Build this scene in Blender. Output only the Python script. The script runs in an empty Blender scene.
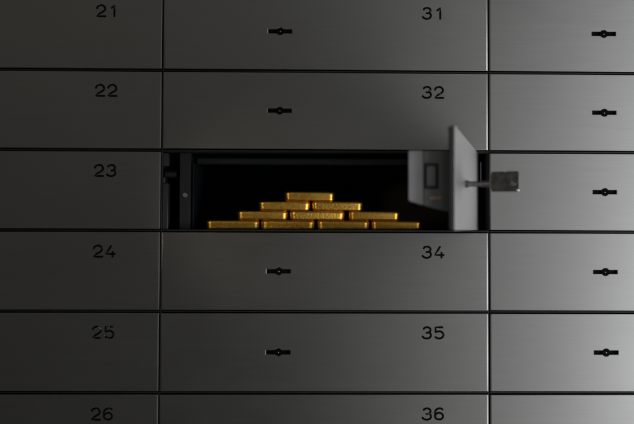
import bpy, bmesh, math, random
from mathutils import Vector, Matrix
S = bpy.context.scene
MM = 0.001
rad = math.radians
random.seed(7)

# ------------------------------------------------------------------ camera
cd = bpy.data.cameras.new('camera'); cam = bpy.data.objects.new('camera', cd)
S.collection.objects.link(cam); S.camera = cam
right = Vector((0.999718, -0.023482, 0.003575))
fwd = Vector((0.023285, 0.998592, 0.047665))
up = Vector((-0.004689, -0.047568, 0.998857))
cam.matrix_world = Matrix(((right.x, up.x, -fwd.x, 0.0), (right.y, up.y, -fwd.y, -1165.7*MM),
                           (right.z, up.z, -fwd.z, -159.0*MM), (0, 0, 0, 1)))
cd.sensor_width = 36; cd.lens = 36*1161.98/634
cd.shift_x = -24.917/634; cd.shift_y = -38.279/634
cd.clip_start = 0.02; cd.clip_end = 50
cd.dof.use_dof = True; cd.dof.focus_distance = 1.180; cd.dof.aperture_fstop = 6.3

# ------------------------------------------------------------------ world and lamps
W = bpy.data.worlds.new('World'); S.world = W; W.use_nodes = True
bg = W.node_tree.nodes['Background']; bg.inputs[0].default_value = (1.0, 0.985, 0.94, 1); bg.inputs[1].default_value = 0.0214
S.view_settings.view_transform = 'Standard'; S.view_settings.look = 'None'
S.view_settings.exposure = 0; S.view_settings.gamma = 1
S.render.resolution_x = 1024; S.render.resolution_y = 685

def area(name, loc, target, sx, sy, power, col):
    l = bpy.data.lights.new(name, 'AREA'); l.shape = 'RECTANGLE'; l.size = sx*MM; l.size_y = sy*MM
    l.energy = power; l.color = col
    o = bpy.data.objects.new(name, l); S.collection.objects.link(o)
    o.location = Vector(loc)*MM
    o.rotation_euler = (Vector(target)*MM-o.location).to_track_quat('-Z', 'Y').to_euler()
    return o
# added unseen fill lights: tall strips at right, a dim warm one upper left
area('right_fill_light', (900, -1350, -520), (150, 0, -200), 420, 1300, 3.6, (0.975, 0.99, 1))
area('far_right_fill_light', (1450, -1250, -500), (200, 0, -200), 700, 1300, 17.0, (0.98, 0.99, 1))
area('mid_fill_light', (440, -1350, -350), (60, 0, -200), 520, 1350, 0.60, (1, 1, 0.99))
area('upper_left_fill_light', (-500, -1900, 900), (0, 0, -150), 1500, 700, 0.52, (1, 0.95, 0.80))
def spot(name, loc, target, power, deg, col, r):
    l = bpy.data.lights.new(name, 'SPOT'); l.energy = power; l.spot_size = rad(deg); l.spot_blend = 0.5
    l.color = col; l.shadow_soft_size = r*MM
    o = bpy.data.objects.new(name, l); S.collection.objects.link(o)
    o.location = Vector(loc)*MM
    o.rotation_euler = (Vector(target)*MM-o.location).to_track_quat('-Z', 'Y').to_euler()
spot('bar_fill_spot', (-640, -820, -80), (-4, 30, -142), 5.2, 13, (1, 0.86, 0.6), 30)  # spot added to brighten the gold bars, no visible source

# ------------------------------------------------------------------ materials
def base(name):
    m = bpy.data.materials.new(name); m.use_nodes = True
    nt = m.node_tree; return m, nt, nt.nodes, nt.links, nt.nodes['Principled BSDF']
def plain(name, col, rough, metal=0.0, noise=0.0, nscale=200, bump=0.0):
    m, nt, N, L, b = base(name)
    b.inputs['Base Color'].default_value = (*col, 1); b.inputs['Roughness'].default_value = rough
    b.inputs['Metallic'].default_value = metal
    tc = N.new('ShaderNodeTexCoord'); n = N.new('ShaderNodeTexNoise'); n.inputs['Scale'].default_value = nscale
    n.inputs['Detail'].default_value = 5
    L.new(tc.outputs['Object'], n.inputs['Vector'])
    mr = N.new('ShaderNodeMapRange'); mr.inputs['From Min'].default_value = .3; mr.inputs['From Max'].default_value = .7
    mr.inputs['To Min'].default_value = max(0.02, rough-noise); mr.inputs['To Max'].default_value = min(1, rough+noise)
    L.new(n.outputs['Fac'], mr.inputs['Value']); L.new(mr.outputs[0], b.inputs['Roughness'])
    if bump:
        bp = N.new('ShaderNodeBump'); bp.inputs['Strength'].default_value = 1; bp.inputs['Distance'].default_value = bump*MM
        L.new(n.outputs['Fac'], bp.inputs['Height']); L.new(bp.outputs[0], b.inputs['Normal'])
    return m
def brushed(name, col, rough, aniso):
    m, nt, N, L, b = base(name)
    b.inputs['Metallic'].default_value = 1
    b.inputs['Anisotropic'].default_value = aniso
    tc = N.new('ShaderNodeTexCoord'); oi = N.new('ShaderNodeObjectInfo')
    vt = N.new('ShaderNodeVectorTransform'); vt.vector_type = 'VECTOR'; vt.convert_from = 'OBJECT'; vt.convert_to = 'WORLD'
    vt.inputs[0].default_value = (0, 0, 1); L.new(vt.outputs[0], b.inputs['Tangent'])
    off = N.new('ShaderNodeVectorMath'); off.operation = 'ADD'
    sc = N.new('ShaderNodeVectorMath'); sc.operation = 'SCALE'; sc.inputs[0].default_value = (1, 1, 1)
    L.new(oi.outputs['Random'], sc.inputs['Scale']); L.new(tc.outputs['Object'], off.inputs[0]); L.new(sc.outputs[0], off.inputs[1])
    def noise(sx, sz, det):
        mp = N.new('ShaderNodeMapping'); mp.inputs['Scale'].default_value = (sx, 1, sz)
        n = N.new('ShaderNodeTexNoise'); n.inputs['Scale'].default_value = 1; n.inputs['Detail'].default_value = det
        L.new(off.outputs[0], mp.inputs['Vector']); L.new(mp.outputs[0], n.inputs['Vector']); return n.outputs['Fac']
    fine = noise(24, 1900, 4); mid = noise(20, 420, 3); smudge = noise(11, 16, 4)
    def mix(a, b_, wa, wb):
        m1 = N.new('ShaderNodeMath'); m1.operation = 'MULTIPLY'; m1.inputs[1].default_value = wa; L.new(a, m1.inputs[0])
        m2 = N.new('ShaderNodeMath'); m2.operation = 'MULTIPLY_ADD'; m2.inputs[1].default_value = wb
        L.new(b_, m2.inputs[0]); L.new(m1.outputs[0], m2.inputs[2]); return m2.outputs[0]
    s = mix(fine, mid, .55, .45)
    mr = N.new('ShaderNodeMapRange'); mr.inputs['From Min'].default_value = .3; mr.inputs['From Max'].default_value = .7
    mr.inputs['To Min'].default_value = .945; mr.inputs['To Max'].default_value = 1.055
    L.new(s, mr.inputs['Value'])
    # each door's own slight tone
    tn = N.new('ShaderNodeMath'); tn.operation = 'MULTIPLY_ADD'; tn.inputs[1].default_value = .05; tn.inputs[2].default_value = .975
    L.new(oi.outputs['Random'], tn.inputs[0])
    tm = N.new('ShaderNodeMath'); tm.operation = 'MULTIPLY'; L.new(tn.outputs[0], tm.inputs[0]); L.new(mr.outputs[0], tm.inputs[1]); mr = tm
    cm = N.new('ShaderNodeVectorMath'); cm.operation = 'SCALE'; cm.inputs[0].default_value = col
    L.new(mr.outputs[0], cm.inputs['Scale']); L.new(cm.outputs[0], b.inputs['Base Color'])
    r = N.new('ShaderNodeMapRange'); r.inputs['From Min'].default_value = .25; r.inputs['From Max'].default_value = .75
    r.inputs['To Min'].default_value = rough-.045; r.inputs['To Max'].default_value = rough+.045
    L.new(mix(s, smudge, .35, .65), r.inputs['Value']); L.new(r.outputs[0], b.inputs['Roughness'])
    bp = N.new('ShaderNodeBump'); bp.inputs['Strength'].default_value = .35; bp.inputs['Distance'].default_value = .012*MM
    L.new(s, bp.inputs['Height']); L.new(bp.outputs[0], b.inputs['Normal'])
    return m
STEEL = brushed('brushed_steel', (0.50, 0.50, 0.495), 0.42, 0.75)
STEEL_OPEN = STEEL
DARK = plain('blackened_steel', (0.05, 0.05, 0.055), 0.45, 0.6, .1, 300)
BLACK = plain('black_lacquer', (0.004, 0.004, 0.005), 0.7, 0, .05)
INK = plain('black_enamel', (0.002, 0.002, 0.002), 0.6, 0, .1, 900)
INK.node_tree.nodes['Principled BSDF'].inputs['Specular IOR Level'].default_value = .06
def worn(name, thr):
    m, nt, N, L, b = base(name)
    tc = N.new('ShaderNodeTexCoord'); n = N.new('ShaderNodeTexNoise'); n.inputs['Scale'].default_value = 330; n.inputs['Detail'].default_value = 2
    oi = N.new('ShaderNodeObjectInfo'); ad = N.new('ShaderNodeVectorMath'); ad.operation = 'ADD'
    L.new(tc.outputs['Object'], ad.inputs[0]); L.new(oi.outputs['Random'], ad.inputs[1]); L.new(ad.outputs[0], n.inputs['Vector'])
    mr = N.new('ShaderNodeMapRange'); mr.inputs['From Min'].default_value = thr; mr.inputs['From Max'].default_value = thr+.11
    L.new(n.outputs['Fac'], mr.inputs['Value'])
    mx = N.new('ShaderNodeMix'); mx.data_type = 'RGBA'; mx.inputs['A'].default_value = (.002, .002, .002, 1); mx.inputs['B'].default_value = (.33, .33, .32, 1)
    L.new(mr.outputs[0], mx.inputs['Factor']); L.new(mx.outputs['Result'], b.inputs['Base Color']); L.new(mr.outputs[0], b.inputs['Metallic'])
    b.inputs['Roughness'].default_value = .5; b.inputs['Specular IOR Level'].default_value = .06
    return m
ENAMEL = worn('numeral_enamel', .69); ENAMEL_WORN = worn('flaked_numeral_enamel', .60)
POST = plain('grey_lacquer', (0.02, 0.02, 0.025), 0.5, 0, .08, 400)
RIM = plain('blue_black_lacquer', (0.006, 0.009, 0.011), 0.5, 0, .08, 400)
for _m in (POST, RIM): _m.node_tree.nodes['Principled BSDF'].inputs['Specular IOR Level'].default_value = .22
SCREW = plain('zinc_screw', (0.42, 0.42, 0.44), 0.35, 1, .1, 900)
CASE = plain('dull_cast_steel', (0.42, 0.42, 0.44), 0.5, .7, .12, 160, .15)
CASE_L = plain('pale_case_metal', (0.68, 0.68, 0.71), 0.55, .6, .15, 60, .1)
GLINT = plain('gold_glint', (1.0, 0.66, 0.42), 0.4, 0, .1, 600)  # reflection of the gold bars put into a flat warm colour
KEYM = plain('worn_key_steel', (0.14, 0.132, 0.12), 0.4, 1, .06, 220, .05)
SHELF = plain('black_shelf_edge', (0.009, 0.008, 0.010), 0.5, 0.2, .1, 300)
POLISHED = plain('polished_steel', (0.9, 0.9, 0.88), 0.2, 1, .03, 500)
SHAFT = plain('polished_key_steel', (0.42, 0.41, 0.40), 0.3, 1, .08, 500, .05)
def gold_mat(name, bump):
    m, nt, N, L, b = base(name)
    b.inputs['Metallic'].default_value = 1
    tc = N.new('ShaderNodeTexCoord'); oi = N.new('ShaderNodeObjectInfo')
    off = N.new('ShaderNodeVectorMath'); off.operation = 'ADD'
    sc = N.new('ShaderNodeVectorMath'); sc.operation = 'SCALE'; sc.inputs[0].default_value = (1, 1, 1)
    L.new(oi.outputs['Random'], sc.inputs['Scale']); L.new(tc.outputs['Object'], off.inputs[0]); L.new(sc.outputs[0], off.inputs[1])
    n = N.new('ShaderNodeTexNoise'); n.inputs['Scale'].default_value = 420; n.inputs['Detail'].default_value = 6
    n2 = N.new('ShaderNodeTexNoise'); n2.inputs['Scale'].default_value = 1500; n2.inputs['Detail'].default_value = 3
    L.new(off.outputs[0], n.inputs['Vector']); L.new(off.outputs[0], n2.inputs['Vector'])
    cr = N.new('ShaderNodeValToRGB'); cr.color_ramp.elements[0].position = .3; cr.color_ramp.elements[0].color = (0.92, 0.46, 0.06, 1)
    cr.color_ramp.elements[1].position = .7; cr.color_ramp.elements[1].color = (1.0, 0.62, 0.13, 1)
    L.new(n.outputs['Fac'], cr.inputs[0]); L.new(cr.outputs[0], b.inputs['Base Color'])
    mr = N.new('ShaderNodeMapRange'); mr.inputs['To Min'].default_value = .27; mr.inputs['To Max'].default_value = .42
    L.new(n.outputs['Fac'], mr.inputs['Value']); L.new(mr.outputs[0], b.inputs['Roughness'])
    b1 = N.new('ShaderNodeBump'); b1.inputs['Strength'].default_value = .7; b1.inputs['Distance'].default_value = bump*MM
    L.new(n.outputs['Fac'], b1.inputs['Height'])
    b2 = N.new('ShaderNodeBump'); b2.inputs['Strength'].default_value = .5; b2.inputs['Distance'].default_value = bump*.2*MM
    L.new(n2.outputs['Fac'], b2.inputs['Height']); L.new(b1.outputs[0], b2.inputs['Normal']); L.new(b2.outputs[0], b.inputs['Normal'])
    return m
GOLD = gold_mat('smooth_gold', .12); GOLD_ROUGH = gold_mat('grainy_gold', .42)

# ------------------------------------------------------------------ mesh helpers (millimetres in, metres out)
def finish(bm, name, mat, parent=None, loc=None, smooth=True, link=True):
    for v in bm.verts: v.co *= MM
    bmesh.ops.recalc_face_normals(bm, faces=bm.faces)
    me = bpy.data.meshes.new(name); bm.to_mesh(me); bm.free(); me.materials.append(mat)
    o = bpy.data.objects.new(name, me)
    if link: S.collection.objects.link(o)
    if parent: o.parent = parent
    if loc: o.location = Vector(loc)*MM
    if smooth: shade(me, smooth == 'all')
    return o
def shade(me, everything=False):
    me.set_sharp_from_angle(angle=rad(32))
    for p in me.polygons:
        p.use_smooth = everything or max(abs(c) for c in p.normal) < .9995
def box(bm, x0, x1, y0, y1, z0, z1, bev=0, seg=2):
    r = bmesh.ops.create_cube(bm, size=1)
    for v in r['verts']:
        v.co = Vector((x0+(v.co.x+.5)*(x1-x0), y0+(v.co.y+.5)*(y1-y0), z0+(v.co.z+.5)*(z1-z0)))
    if bev:
        es = list({e for v in r['verts'] for e in v.link_edges})
        bmesh.ops.bevel(bm, geom=es, offset=bev, segments=seg, profile=.5, affect='EDGES')
def prism(bm, pts, y0, y1, scale1=None):
    """closed (x, z) outline pushed from y0 to y1"""
    a = [bm.verts.new((x, y0, z)) for x, z in pts]
    q = scale1 or pts
    b = [bm.verts.new((x, y1, z)) for x, z in q]
    n = len(a)
    bm.faces.new(a); bm.faces.new(b[::-1])
    for i in range(n): bm.faces.new((a[i], b[i], b[(i+1) % n], a[(i+1) % n]))
def circle(r, n=32, cx=0, cz=0): return [(cx+r*math.cos(2*math.pi*i/n), cz+r*math.sin(2*math.pi*i/n)) for i in range(n)]
def tube(bm, pts, r, y, n=12):
    """round-ended tube in the plane of the door along (x, z) points"""
    P = [Vector((x, y, z)) for x, z in pts]
    k = []
    d0 = (P[1]-P[0]).normalized(); d1 = (P[-1]-P[-2]).normalized()
    rings = [(P[0]-d0*r*.85, d0, r*.5)]
    for i, p in enumerate(P):
        d = ((P[min(i+1, len(P)-1)]-p).normalized()+(p-P[max(i-1, 0)]).normalized()).normalized()
        rings.append((p, d, r))
    rings.append((P[-1]+d1*r*.85, d1, r*.5))
    for p, d, q in rings:
        s = d.cross(Vector((0, 1, 0))).normalized()
        k.append([bm.verts.new(p+s*q*math.cos(2*math.pi*j/n)+Vector((0, 1, 0))*q*math.sin(2*math.pi*j/n)) for j in range(n)])
    for a, b in zip(k, k[1:]):
        for j in range(n): bm.faces.new((a[j], a[(j+1) % n], b[(j+1) % n], b[j]))
    bm.faces.new(k[0]); bm.faces.new(k[-1][::-1])
def arc(cx, cz, rx, rz, a0, a1, n=12):
    return [(cx+rx*math.cos(rad(a0+(a1-a0)*i/n)), cz+rz*math.sin(rad(a0+(a1-a0)*i/n))) for i in range(n+1)]
# strokes of the engraved numerals on a cell 9.2 wide and 11.4 high, origin at its lower left
DIG = {
 '1': [[(1.0, 8.6), (2.2, 9.4), (4.0, 11.3), (4.0, 6), (4.0, 0.1)]],
 '2': [arc(4.5, 7.7, 4.1, 3.6, 172, -25, 14)+[(6.4, 4.7), (3.2, 2.9), (.5, .3), (3, .1), (9.0, .1)]],
 '3': [arc(4.6, 8.5, 3.6, 2.8, 160, -75, 12)+[(4.0, 5.75)], [(4.6, 5.75)]+arc(4.3, 3.3, 4.4, 3.3, 55, -158, 14)],
 '4': [[(5.4, 11.0), (3.4, 7.6), (.4, 3.0), (4, 2.9), (9.2, 2.9)], [(7.0, 5.3), (7.0, 2.9), (7.0, .1)]],
 '5': [[(8.0, 11.2), (4.5, 11.2), (1.0, 11.2), (1.0, 8.6), (.9, 6.4)]+arc(4.5, 3.6, 4.4, 3.6, 125, -145, 16)],
 '6': [arc(5.0, 7.2, 4.4, 4.1, 45, 170, 9)+[(.5, 4.6)]+arc(4.5, 3.5, 4.0, 3.3, 180, 535, 22)],
}
def number_strokes(txt, cx, cz):
    out = []
    w = 9.2; gap = 3.0
    for k, ch in enumerate(txt):
        ox = cx-(2*w+gap)/2+k*(w+gap)+(1.8 if ch == '1' else 0); oz = cz-5.7
        for s in DIG[ch]: out.append([(ox+x, oz+z) for x, z in s])
    return out
def boolean(o, cutbm, selfx=True):
    c = finish(cutbm, 'cutter', INK, smooth=False)
    md = o.modifiers.new('b', 'BOOLEAN'); md.operation = 'DIFFERENCE'; md.solver = 'EXACT'; md.use_self = selfx; md.object = c
    dg = bpy.context.evaluated_depsgraph_get(); me = bpy.data.meshes.new_from_object(o.evaluated_get(dg))
    o.modifiers.clear(); old = o.data; o.data = me; bpy.data.meshes.remove(old); bpy.data.objects.remove(c)
    while len(me.materials) > 1: me.materials.pop()

ROW = 80.5; COL = 328.6
KX = -210.0   # lock centre measured from the door's hinge edge
HD = 77.1     # door height
def make_door(w, txt, kx, parent, name='door'):
    """plate with its origin on the upper hinge corner: x runs 0 .. -w, z 0 .. -HD, front at y=0"""
    bm = bmesh.new(); box(bm, -w, 0, 0, 3.2, -HD, 0)
    ve = [e for e in bm.edges if abs(e.verts[0].co.z-e.verts[1].co.z) > 1 and e.verts[0].co.y < .1]
    bmesh.ops.bevel(bm, geom=ve, offset=1.3, segments=1, affect='EDGES')
    for v in bm.verts:
        if abs(v.co.y-1.3) < .01: v.co.y = .235
    he = [e for e in bm.edges if abs(e.verts[0].co.z-e.verts[1].co.z) < .01 and max(v.co.y for v in e.verts) < 2]
    bmesh.ops.bevel(bm, geom=he, offset=.25, segments=2, profile=.5, affect='EDGES')
    o = finish(bm, name, STEEL, smooth=False)
    cz = -38.5
    c = bmesh.new()
    sl = lambda a, b: [(kx-a, cz-b), (kx+a, cz-b), (kx+a, cz+b), (kx-a, cz+b)]
    prism(c, sl(12.9, 2.4), -.2, .5, sl(11.9, 2.0)); boolean(o, c, False)
    c = bmesh.new(); prism(c, sl(12.0, 2.05), .3, 5); boolean(o, c, False)
    c = bmesh.new(); prism(c, circle(4.5, 40, kx, cz), -.4, .5, circle(3.8, 40, kx, cz)); boolean(o, c, False)
    c = bmesh.new(); prism(c, circle(3.8, 40, kx, cz), .35, 5.2); boolean(o, c, False)
    if txt:
        for s in number_strokes(txt, -55.3, -19.0):
            c = bmesh.new(); tube(c, s, 1.06, -.02); boolean(o, c, True)
    shade(o.data); o.data.name = name; o.parent = parent
    # lock behind the slot
    bm = bmesh.new(); box(bm, kx-15, kx+15, 3.3, 12, cz-8, cz+8, .3, 1)
    n = 40
    prism(bm, circle(3.55, n, kx, cz), .75, 3.2)
    lk = finish(bm, 'lock', INK, o)
    bm = bmesh.new()
    r = bmesh.ops.create_uvsphere(bm, u_segments=16, v_segments=8, radius=.75)
    for v in r['verts']: v.co = Vector((kx+.2+v.co.x, .7+v.co.y*.6, cz-.2+v.co.z))
    finish(bm, 'pin', SCREW, lk)
    if txt:
        bm = bmesh.new()
        for s in number_strokes(txt, -55.3, -19.0): tube(bm, s, 1.08, 1.14)
        finish(bm, 'number', ENAMEL_WORN if txt == '25' else ENAMEL, o)
    return o

def thing(name, label, cat, loc, group=None, rz=0):
    o = bpy.data.objects.new(name, None); S.collection.objects.link(o)
    o.empty_display_size = .02
    o.location = Vector(loc)*MM; o.rotation_euler = (0, 0, rz); o['label'] = label; o['category'] = cat
    if group: o['group'] = group
    return o

X0, X1 = -153.46, 175.12
XL, XR = X0-COL, X1+COL
DEPTH = 360

# ------------------------------------------------------------------ cabinet carcass
cab = thing('vault_cabinet', 'dark steel carcass of the vault, seen as black lines between the steel doors', 'cabinet', (X0, 0, -402.5))
def cpart(name, x0, x1, y0, y1, z0, z1, mat, bev=.2):
    bm = bmesh.new(); box(bm, x0-X0, x1-X0, y0, y1, z0+402.5, z1+402.5, bev, 1); finish(bm, name, mat, cab)
for x in (XL, X0, X1, XR): cpart('upright', x-.55, x+.55, 3.6, DEPTH, -402.5, 80.5, DARK)
cols = [(XL, X0), (X0, X1), (X1, XR)]
for k in range(-1, 6):
    for a, b in cols: cpart('shelf', a+.7, b-.7, 2.6, DEPTH, -k*ROW-.65, -k*ROW+.75, SHELF)
cpart('back_panel', XL-3, XR+3, DEPTH+.5, DEPTH+3, -402.5, 80.5, BLACK)

# ------------------------------------------------------------------ closed boxes
bm = bmesh.new()
box(bm, -COL+3, -2.5, 8, DEPTH-4, -HD+1, -1, .5, 1)
CASING = finish(bm, 'casing', BLACK, link=False)
LABELS = {
 '21': 'dark steel door at the upper left, engraved 21, cut by the top edge',
 '22': 'dark left column door engraved 22, above the one beside the open box',
 '23': 'dark closed steel door engraved 23, directly left of the open box',
 '24': 'dark closed left column door engraved 24, diagonally below and left of the open box',
 '25': 'dark closed door with a worn, glinting number 25, fifth down on the left',
 '26': 'lowest door of the left column, engraved 26, only its top showing',
 '31': 'topmost door of the middle column, engraved 31, cut by the top edge',
 '32': 'closed door engraved 32 directly above the open compartment',
 '34': 'closed door engraved 34 directly under the row of gold bars',
 '35': 'middle column door engraved 35, second one under the gold bars',
 '36': 'lowest door of the middle column, engraved 36, only its top showing',
 '41': 'unnumbered bright door in the top right corner',
 '42': 'unnumbered bright door just above the one behind the key',
 '43': 'unnumbered bright door directly right of the open box, behind the key bow',
 '44': 'unnumbered bright door just below the one behind the key',
 '45': 'brightest unnumbered door low on the right, second under the key',
 '46': 'unnumbered bright door in the bottom right corner, its lock out of view',
}
rown = ['top', 'second', 'third', 'fourth', 'fifth', 'bottom']
def tree_copy(src, parent):
    c = src.copy(); S.collection.objects.link(c); c.parent = parent
    for ch in list(src.children): tree_copy(ch, c)
    return c
proto = None
for col in range(3):
    for row in range(6):
        num = '%d%d' % (col+2, row+1)
        if num == '33': continue
        zt = (1-row)*ROW-1.7
        xr = (X0, X1, XR)[col]-.95
        label = LABELS[num]
        t = thing('safe_deposit_box', label, 'safe deposit box', (xr, 0, zt), 'closed safe deposit boxes in the vault wall')
        if col < 2:
            d = make_door(COL-1.9, num, KX+(0 if col else 0), t)
        elif proto is None:
            d = proto = make_door(COL-1.9, '', KX, t)
        else:
            d = tree_copy(proto, t)
        d.rotation_euler = (rad(random.uniform(-.12, .12)), rad(random.uniform(-.04, .04)), rad(random.uniform(-.10, .10)))
        c = CASING.copy(); S.collection.objects.link(c); c.parent = t

# ------------------------------------------------------------------ open box
ZT = -82.2
ob = thing('safe_deposit_box', 'open safe deposit box below box 32 with its door swung out and gold bars inside', 'safe deposit box', (X0, 0, -160.0))
def opart(name, mat, fn, bevpar=None):
    bm = bmesh.new(); fn(bm)
    for v in bm.verts: v.co -= Vector((X0, 0, -160.0))
    return finish(bm, name, mat, bevpar or ob)
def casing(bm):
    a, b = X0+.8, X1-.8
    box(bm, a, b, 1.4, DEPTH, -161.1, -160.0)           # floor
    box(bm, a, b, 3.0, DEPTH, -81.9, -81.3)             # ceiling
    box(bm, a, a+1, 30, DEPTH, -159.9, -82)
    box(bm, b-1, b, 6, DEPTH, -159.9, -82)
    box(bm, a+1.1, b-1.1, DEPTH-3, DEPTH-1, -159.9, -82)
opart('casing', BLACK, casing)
def frame_post(bm):
    box(bm, -136.8, -126.0, 14, 17, -159.9, -82.0, .5, 2)
    box(bm, -127.6, -126.0, 17, 40, -159.9, -82.0, .3, 1)
fp = opart('frame_post', POST, frame_post)
def screw(bm):
    m = Matrix.Translation((-131.3, 13.6, -125.0)) @ Matrix.Rotation(rad(90), 4, 'X')
    r = bmesh.ops.create_cone(bm, cap_ends=True, segments=24, radius1=2.9, radius2=2.2, depth=1.0, matrix=m)
sc_ = opart('screw', SCREW, screw, fp)
def tray_rim(bm):
    # folded front edge of the inner tray: left return and top bar with a soft corner
    box(bm, -124.6, -123.2, 20, 22, -159.9, -91.5, .3, 1)
    box(bm, -121.0, 160, 22, 27, -93.8, -86.0, 2.2, 4)
    box(bm, -123.0, 160, 27.2, 200, -86.8, -86.2, 0)
    box(bm, -123.9, -123.0, 22.2, 200, -159.9, -92.0, 0)
opart('tray_rim', RIM, tray_rim)
def strike_a(bm):
    box(bm, -152.4, -147.2, 3.5, 18, -96.2, -83.2, .5, 2)
def strike_b(bm):
    box(bm, -152.4, -147.0, 3.5, 18, -159.6, -113.5, .7, 2)
    box(bm, -152.4, -150.2, 3.6, 12, -113.4, -107.5, .6, 2)
def knob(bm):
    bmesh.ops.create_cone(bm, cap_ends=True, segments=24, radius1=4.2, radius2=3.6, depth=11, matrix=Matrix.Translation((-145.5, 14, -104)) @ Matrix.Rotation(rad(90), 4, 'Y'))
opart('catch_knob', SHELF, knob)
opart('strike_plate', DARK, strike_a); opart('strike_plate', DARK, strike_b)
def knuckle(bm):
    m = Matrix.Translation((167.6, 5.5, -101)) 
    bmesh.ops.create_cone(bm, cap_ends=True, segments=20, radius1=.9, radius2=.9, depth=20, matrix=m)
opart('hinge_pin', DARK, knuckle)

door_w = 322.0
TH = rad(78.9)
door = make_door(door_w, '', -199.0, ob)
door.location = (Vector((164.8, 0, -82.3))-Vector((X0, 0, -160.0)))*MM
door.rotation_euler = (0, 0, TH)
def dpart(name, mat, fn, par):
    bm = bmesh.new(); fn(bm); return finish(bm, name, mat, par)
# lock case on the back of the door, seen end on (local y runs away from the door's back)
def case_prof(bm, prof, x0, x1, bev):
    vs = [[bm.verts.new((x, y, z)) for y, z in prof] for x in (x0, x1)]
    n = len(prof)
    bm.faces.new(vs[0]); bm.faces.new(vs[1][::-1])
    for i in range(n): bm.faces.new((vs[0][i], vs[1][i], vs[1][(i+1) % n], vs[0][(i+1) % n]))
    bmesh.ops.recalc_face_normals(bm, faces=bm.faces)
    if bev: bmesh.ops.bevel(bm, geom=[e for e in bm.edges], offset=bev, segments=2, profile=.5, affect='EDGES')
def lc(bm):
    case_prof(bm, [(3.3, -17.5), (25.2, -17.5), (25.2, -58.5), (17, -61), (9, -62.8), (3.3, -63.5)], -305, -130, .5)
case = dpart('lock_case', CASE, lc, door)
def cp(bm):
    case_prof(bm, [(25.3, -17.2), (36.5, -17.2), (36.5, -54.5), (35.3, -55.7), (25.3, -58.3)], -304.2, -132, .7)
dpart('pale_case_strip', CASE_L, cp, case)  # paler strip along the outer side of the lock case
def latch_frame(bm):
    for a in ((13.6, 24.2, -28.6, -27.0), (13.6, 24.2, -46.2, -44.6), (13.6, 15.6, -44.5, -28.7), (22.8, 24.2, -44.5, -28.7)):
        box(bm, -305.7, -305.05, a[0], a[1], a[2], a[3], .2, 1)
dpart('latch_frame', DARK, latch_frame, case)
def latch(bm): box(bm, -306.6, -305.1, 16.2, 22.4, -44.0, -29.2, .6, 2)
dpart('latch_bolt', CASE, latch, case)
def gold_glint(bm): box(bm, -306.2, -305.1, 10.6, 20.6, -54.2, -52.0, .5, 2)
dpart('glint_strip', GLINT, gold_glint, case)  # added strip standing in for the gold bars' reflection
def flange(bm):
    box(bm, -321.8, -321.0+2.4, 3.3, 4.7, -76, -1.2, .3, 1)
    box(bm, -318.3, -2, 3.3, 5.6, -2.6, -1.2, .2, 1)
    box(bm, -318.3, -2, 3.3, 5.6, -76, -74.6, .2, 1)
dpart('folded_edge', DARK, flange, door)

# ------------------------------------------------------------------ key, standing in the open door's lock
nrm = Vector((math.sin(TH), -math.cos(TH), 0)); alo = Vector((-math.cos(TH), -math.sin(TH), 0))
kp = Vector((164.8, 0, -82.3-38.5))+alo*199
key = thing('key', 'short steel key with rectangular bow sticking out of the open door lock', 'key', kp)
key.rotation_euler = (0, 0, math.atan2(nrm.y, nrm.x))      # local x points out of the door
bm = bmesh.new()
def xcyl(bm, x0, x1, r0, r1, n=24):
    bmesh.ops.create_cone(bm, cap_ends=True, segments=n, radius1=r0, radius2=r1, depth=x1-x0,
        matrix=Matrix.Translation(((x0+x1)/2, 0, 0)) @ Matrix.Rotation(rad(90), 4, 'Y'))
xcyl(bm, -2, 2.6, 3.3, 3.0); xcyl(bm, 2.61, 12.0, 2.2, 2.2); xcyl(bm, 12.05, 20.0, 2.6, 2.7)
finish(bm, 'shaft', SHAFT, key)
bm = bmesh.new()
dz_ = 1.9
pts = [(x-1.4, z+dz_) for x, z in ((21.5, -5.5), (23.0, -8.2), (25, -8.4), (44.2, -8.4), (45.5, -7.6), (45.8, -4), (45.8, 4), (45.6, 7.6), (44.6, 8.6), (36, 8.6), (35.2, 8.0), (33.6, 8.0), (33, 8.4), (24, 8.2), (22.6, 7.4), (21.5, 5.0))]
prism(bm, pts, -1.4, 1.4)
bmesh.ops.recalc_face_normals(bm, faces=bm.faces)
bmesh.ops.bevel(bm, geom=[e for e in bm.edges if abs(e.verts[0].co.y-e.verts[1].co.y) < .1], offset=.5, segments=2, profile=.5, affect='EDGES')
bow = finish(bm, 'bow', KEYM)
c = bmesh.new(); prism(c, [(25, -4.6), (34.5, -4.6), (34.5, 4.8), (25, 4.8)], -3, -1.0, [(25.4, -4.2), (34.1, -4.2), (34.1, 4.4), (25.4, 4.4)]); boolean(bow, c, False)
bm = bmesh.new(); prism(bm, [(36.6, -.6), (38.2, 2.8), (39.5, 1.2), (42.5, .2), (41.0, -1.8), (37.6, -1.6)], -1.9, -1.42)
shade(bow.data); bow.parent = key
finish(bm, 'emblem', SCREW, bow)

bm = bmesh.new()
bmesh.ops.create_uvsphere(bm, u_segments=20, v_segments=12, radius=1.35, matrix=Matrix.Translation((43.2, -1.3, -5.2)))
finish(bm, 'glint_bead', POLISHED, bow)  # bead added to make the glint at the bow's lower corner

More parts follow.
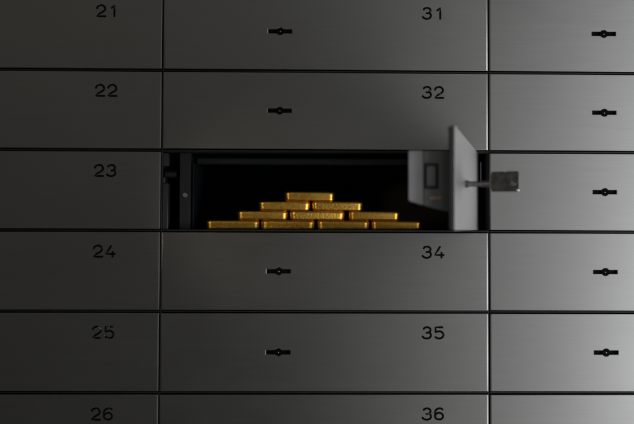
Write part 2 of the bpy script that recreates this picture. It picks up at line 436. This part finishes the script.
# ------------------------------------------------------------------ gold bars
def bar_mesh():
    Lh, Dh, H = 25.4, 14.5, 9.85
    def ring(ins, z, cr):
        out = []
        hx, hy = Lh-ins, Dh-ins; r = max(.5, cr-ins*.5)
        for cx, cy, a0 in ((hx-r, hy-r, 0), (-hx+r, hy-r, 90), (-hx+r, -hy+r, 180), (hx-r, -hy+r, 270)):
            for i in range(9):
                a = rad(a0+90*i/8); out.append((cx+r*math.cos(a), cy+r*math.sin(a), z))
        return out
    bm = bmesh.new()
    prof = [(2.4, 0.0), (1.5, .25), (.85, .8), (.55, 1.7), (.5, 3.2), (.35, 5.2), (.1, 7.0), (.1, 8.0), (.4, 8.95), (1.1, 9.6), (2.0, H), (3.2, 9.5), (4.2, 9.3)]
    R = []
    for ins, z in prof: R.append([bm.verts.new(p) for p in ring(ins, z, 5.6)])
    n = len(R[0])
    for a, b in zip(R, R[1:]):
        for j in range(n): bm.faces.new((a[j], a[(j+1) % n], b[(j+1) % n], b[j]))
    bm.faces.new(R[0][::-1]); bm.faces.new(R[-1])
    return bm
rows = [('bottom', -160.0, [(-110.7, -57.8), (-53.6, -.6), (4.0, 55.6), (59.5, 109.5)]),
        ('second', -150.1, [(-78.6, -28.4), (-24.8, 29.7), (36.4, 86.9)]),
        ('third', -140.2, [(-56.6, -5.3), (-1.7, 48.7)]),
        ('top', -130.3, [(-30.0, 19.6)])]
names = {('bottom', 0): 'gold bar at the left end of the bottom row', ('bottom', 1): 'gold bar on the box floor, second from the left',
         ('bottom', 2): 'gold bar on the box floor, third from the left', ('bottom', 3): 'gold bar at the right end of the bottom row, nearest the open door',
         ('second', 0): 'left gold bar of the three bars lying on the bottom row', ('second', 1): 'grainy middle gold bar in the row of three',
         ('second', 2): 'right gold bar of the row of three', ('third', 0): 'left gold bar of the pair directly under the topmost bar',
         ('third', 1): 'right gold bar of the pair directly under the topmost bar', ('top', 0): 'topmost gold bar crowning the pyramid'}
GB = GR = None
for rn, z, xs in rows:
    for i, (a, b) in enumerate(xs):
        if GB is None:
            GB = finish(bar_mesh(), 'gold_bar', GOLD, smooth='all'); o = GB
        else:
            o = GB.copy(); S.collection.objects.link(o)
            if (rn, i) in (('second', 1), ('bottom', 1), ('third', 1), ('bottom', 0)):
                if GR is None: GR = GB.data.copy(); GR.materials[0] = GOLD_ROUGH
                o.data = GR
        wob = {('second', 1): 4.5, ('bottom', 0): 2.0, ('bottom', 1): -1.6}.get((rn, i), random.uniform(-1.5, 1.5))
        o.location = Vector(((a+b)/2-.2, 44.5+random.uniform(-1.2, 1.2), z+.03))*MM
        o.rotation_euler = (0, 0, rad(wob))
        o.scale = ((b-a)/48.3, 1, 1)
        o['label'] = names[(rn, i)]; o['category'] = 'gold bar'; o['group'] = 'gold bars stacked in a pyramid'
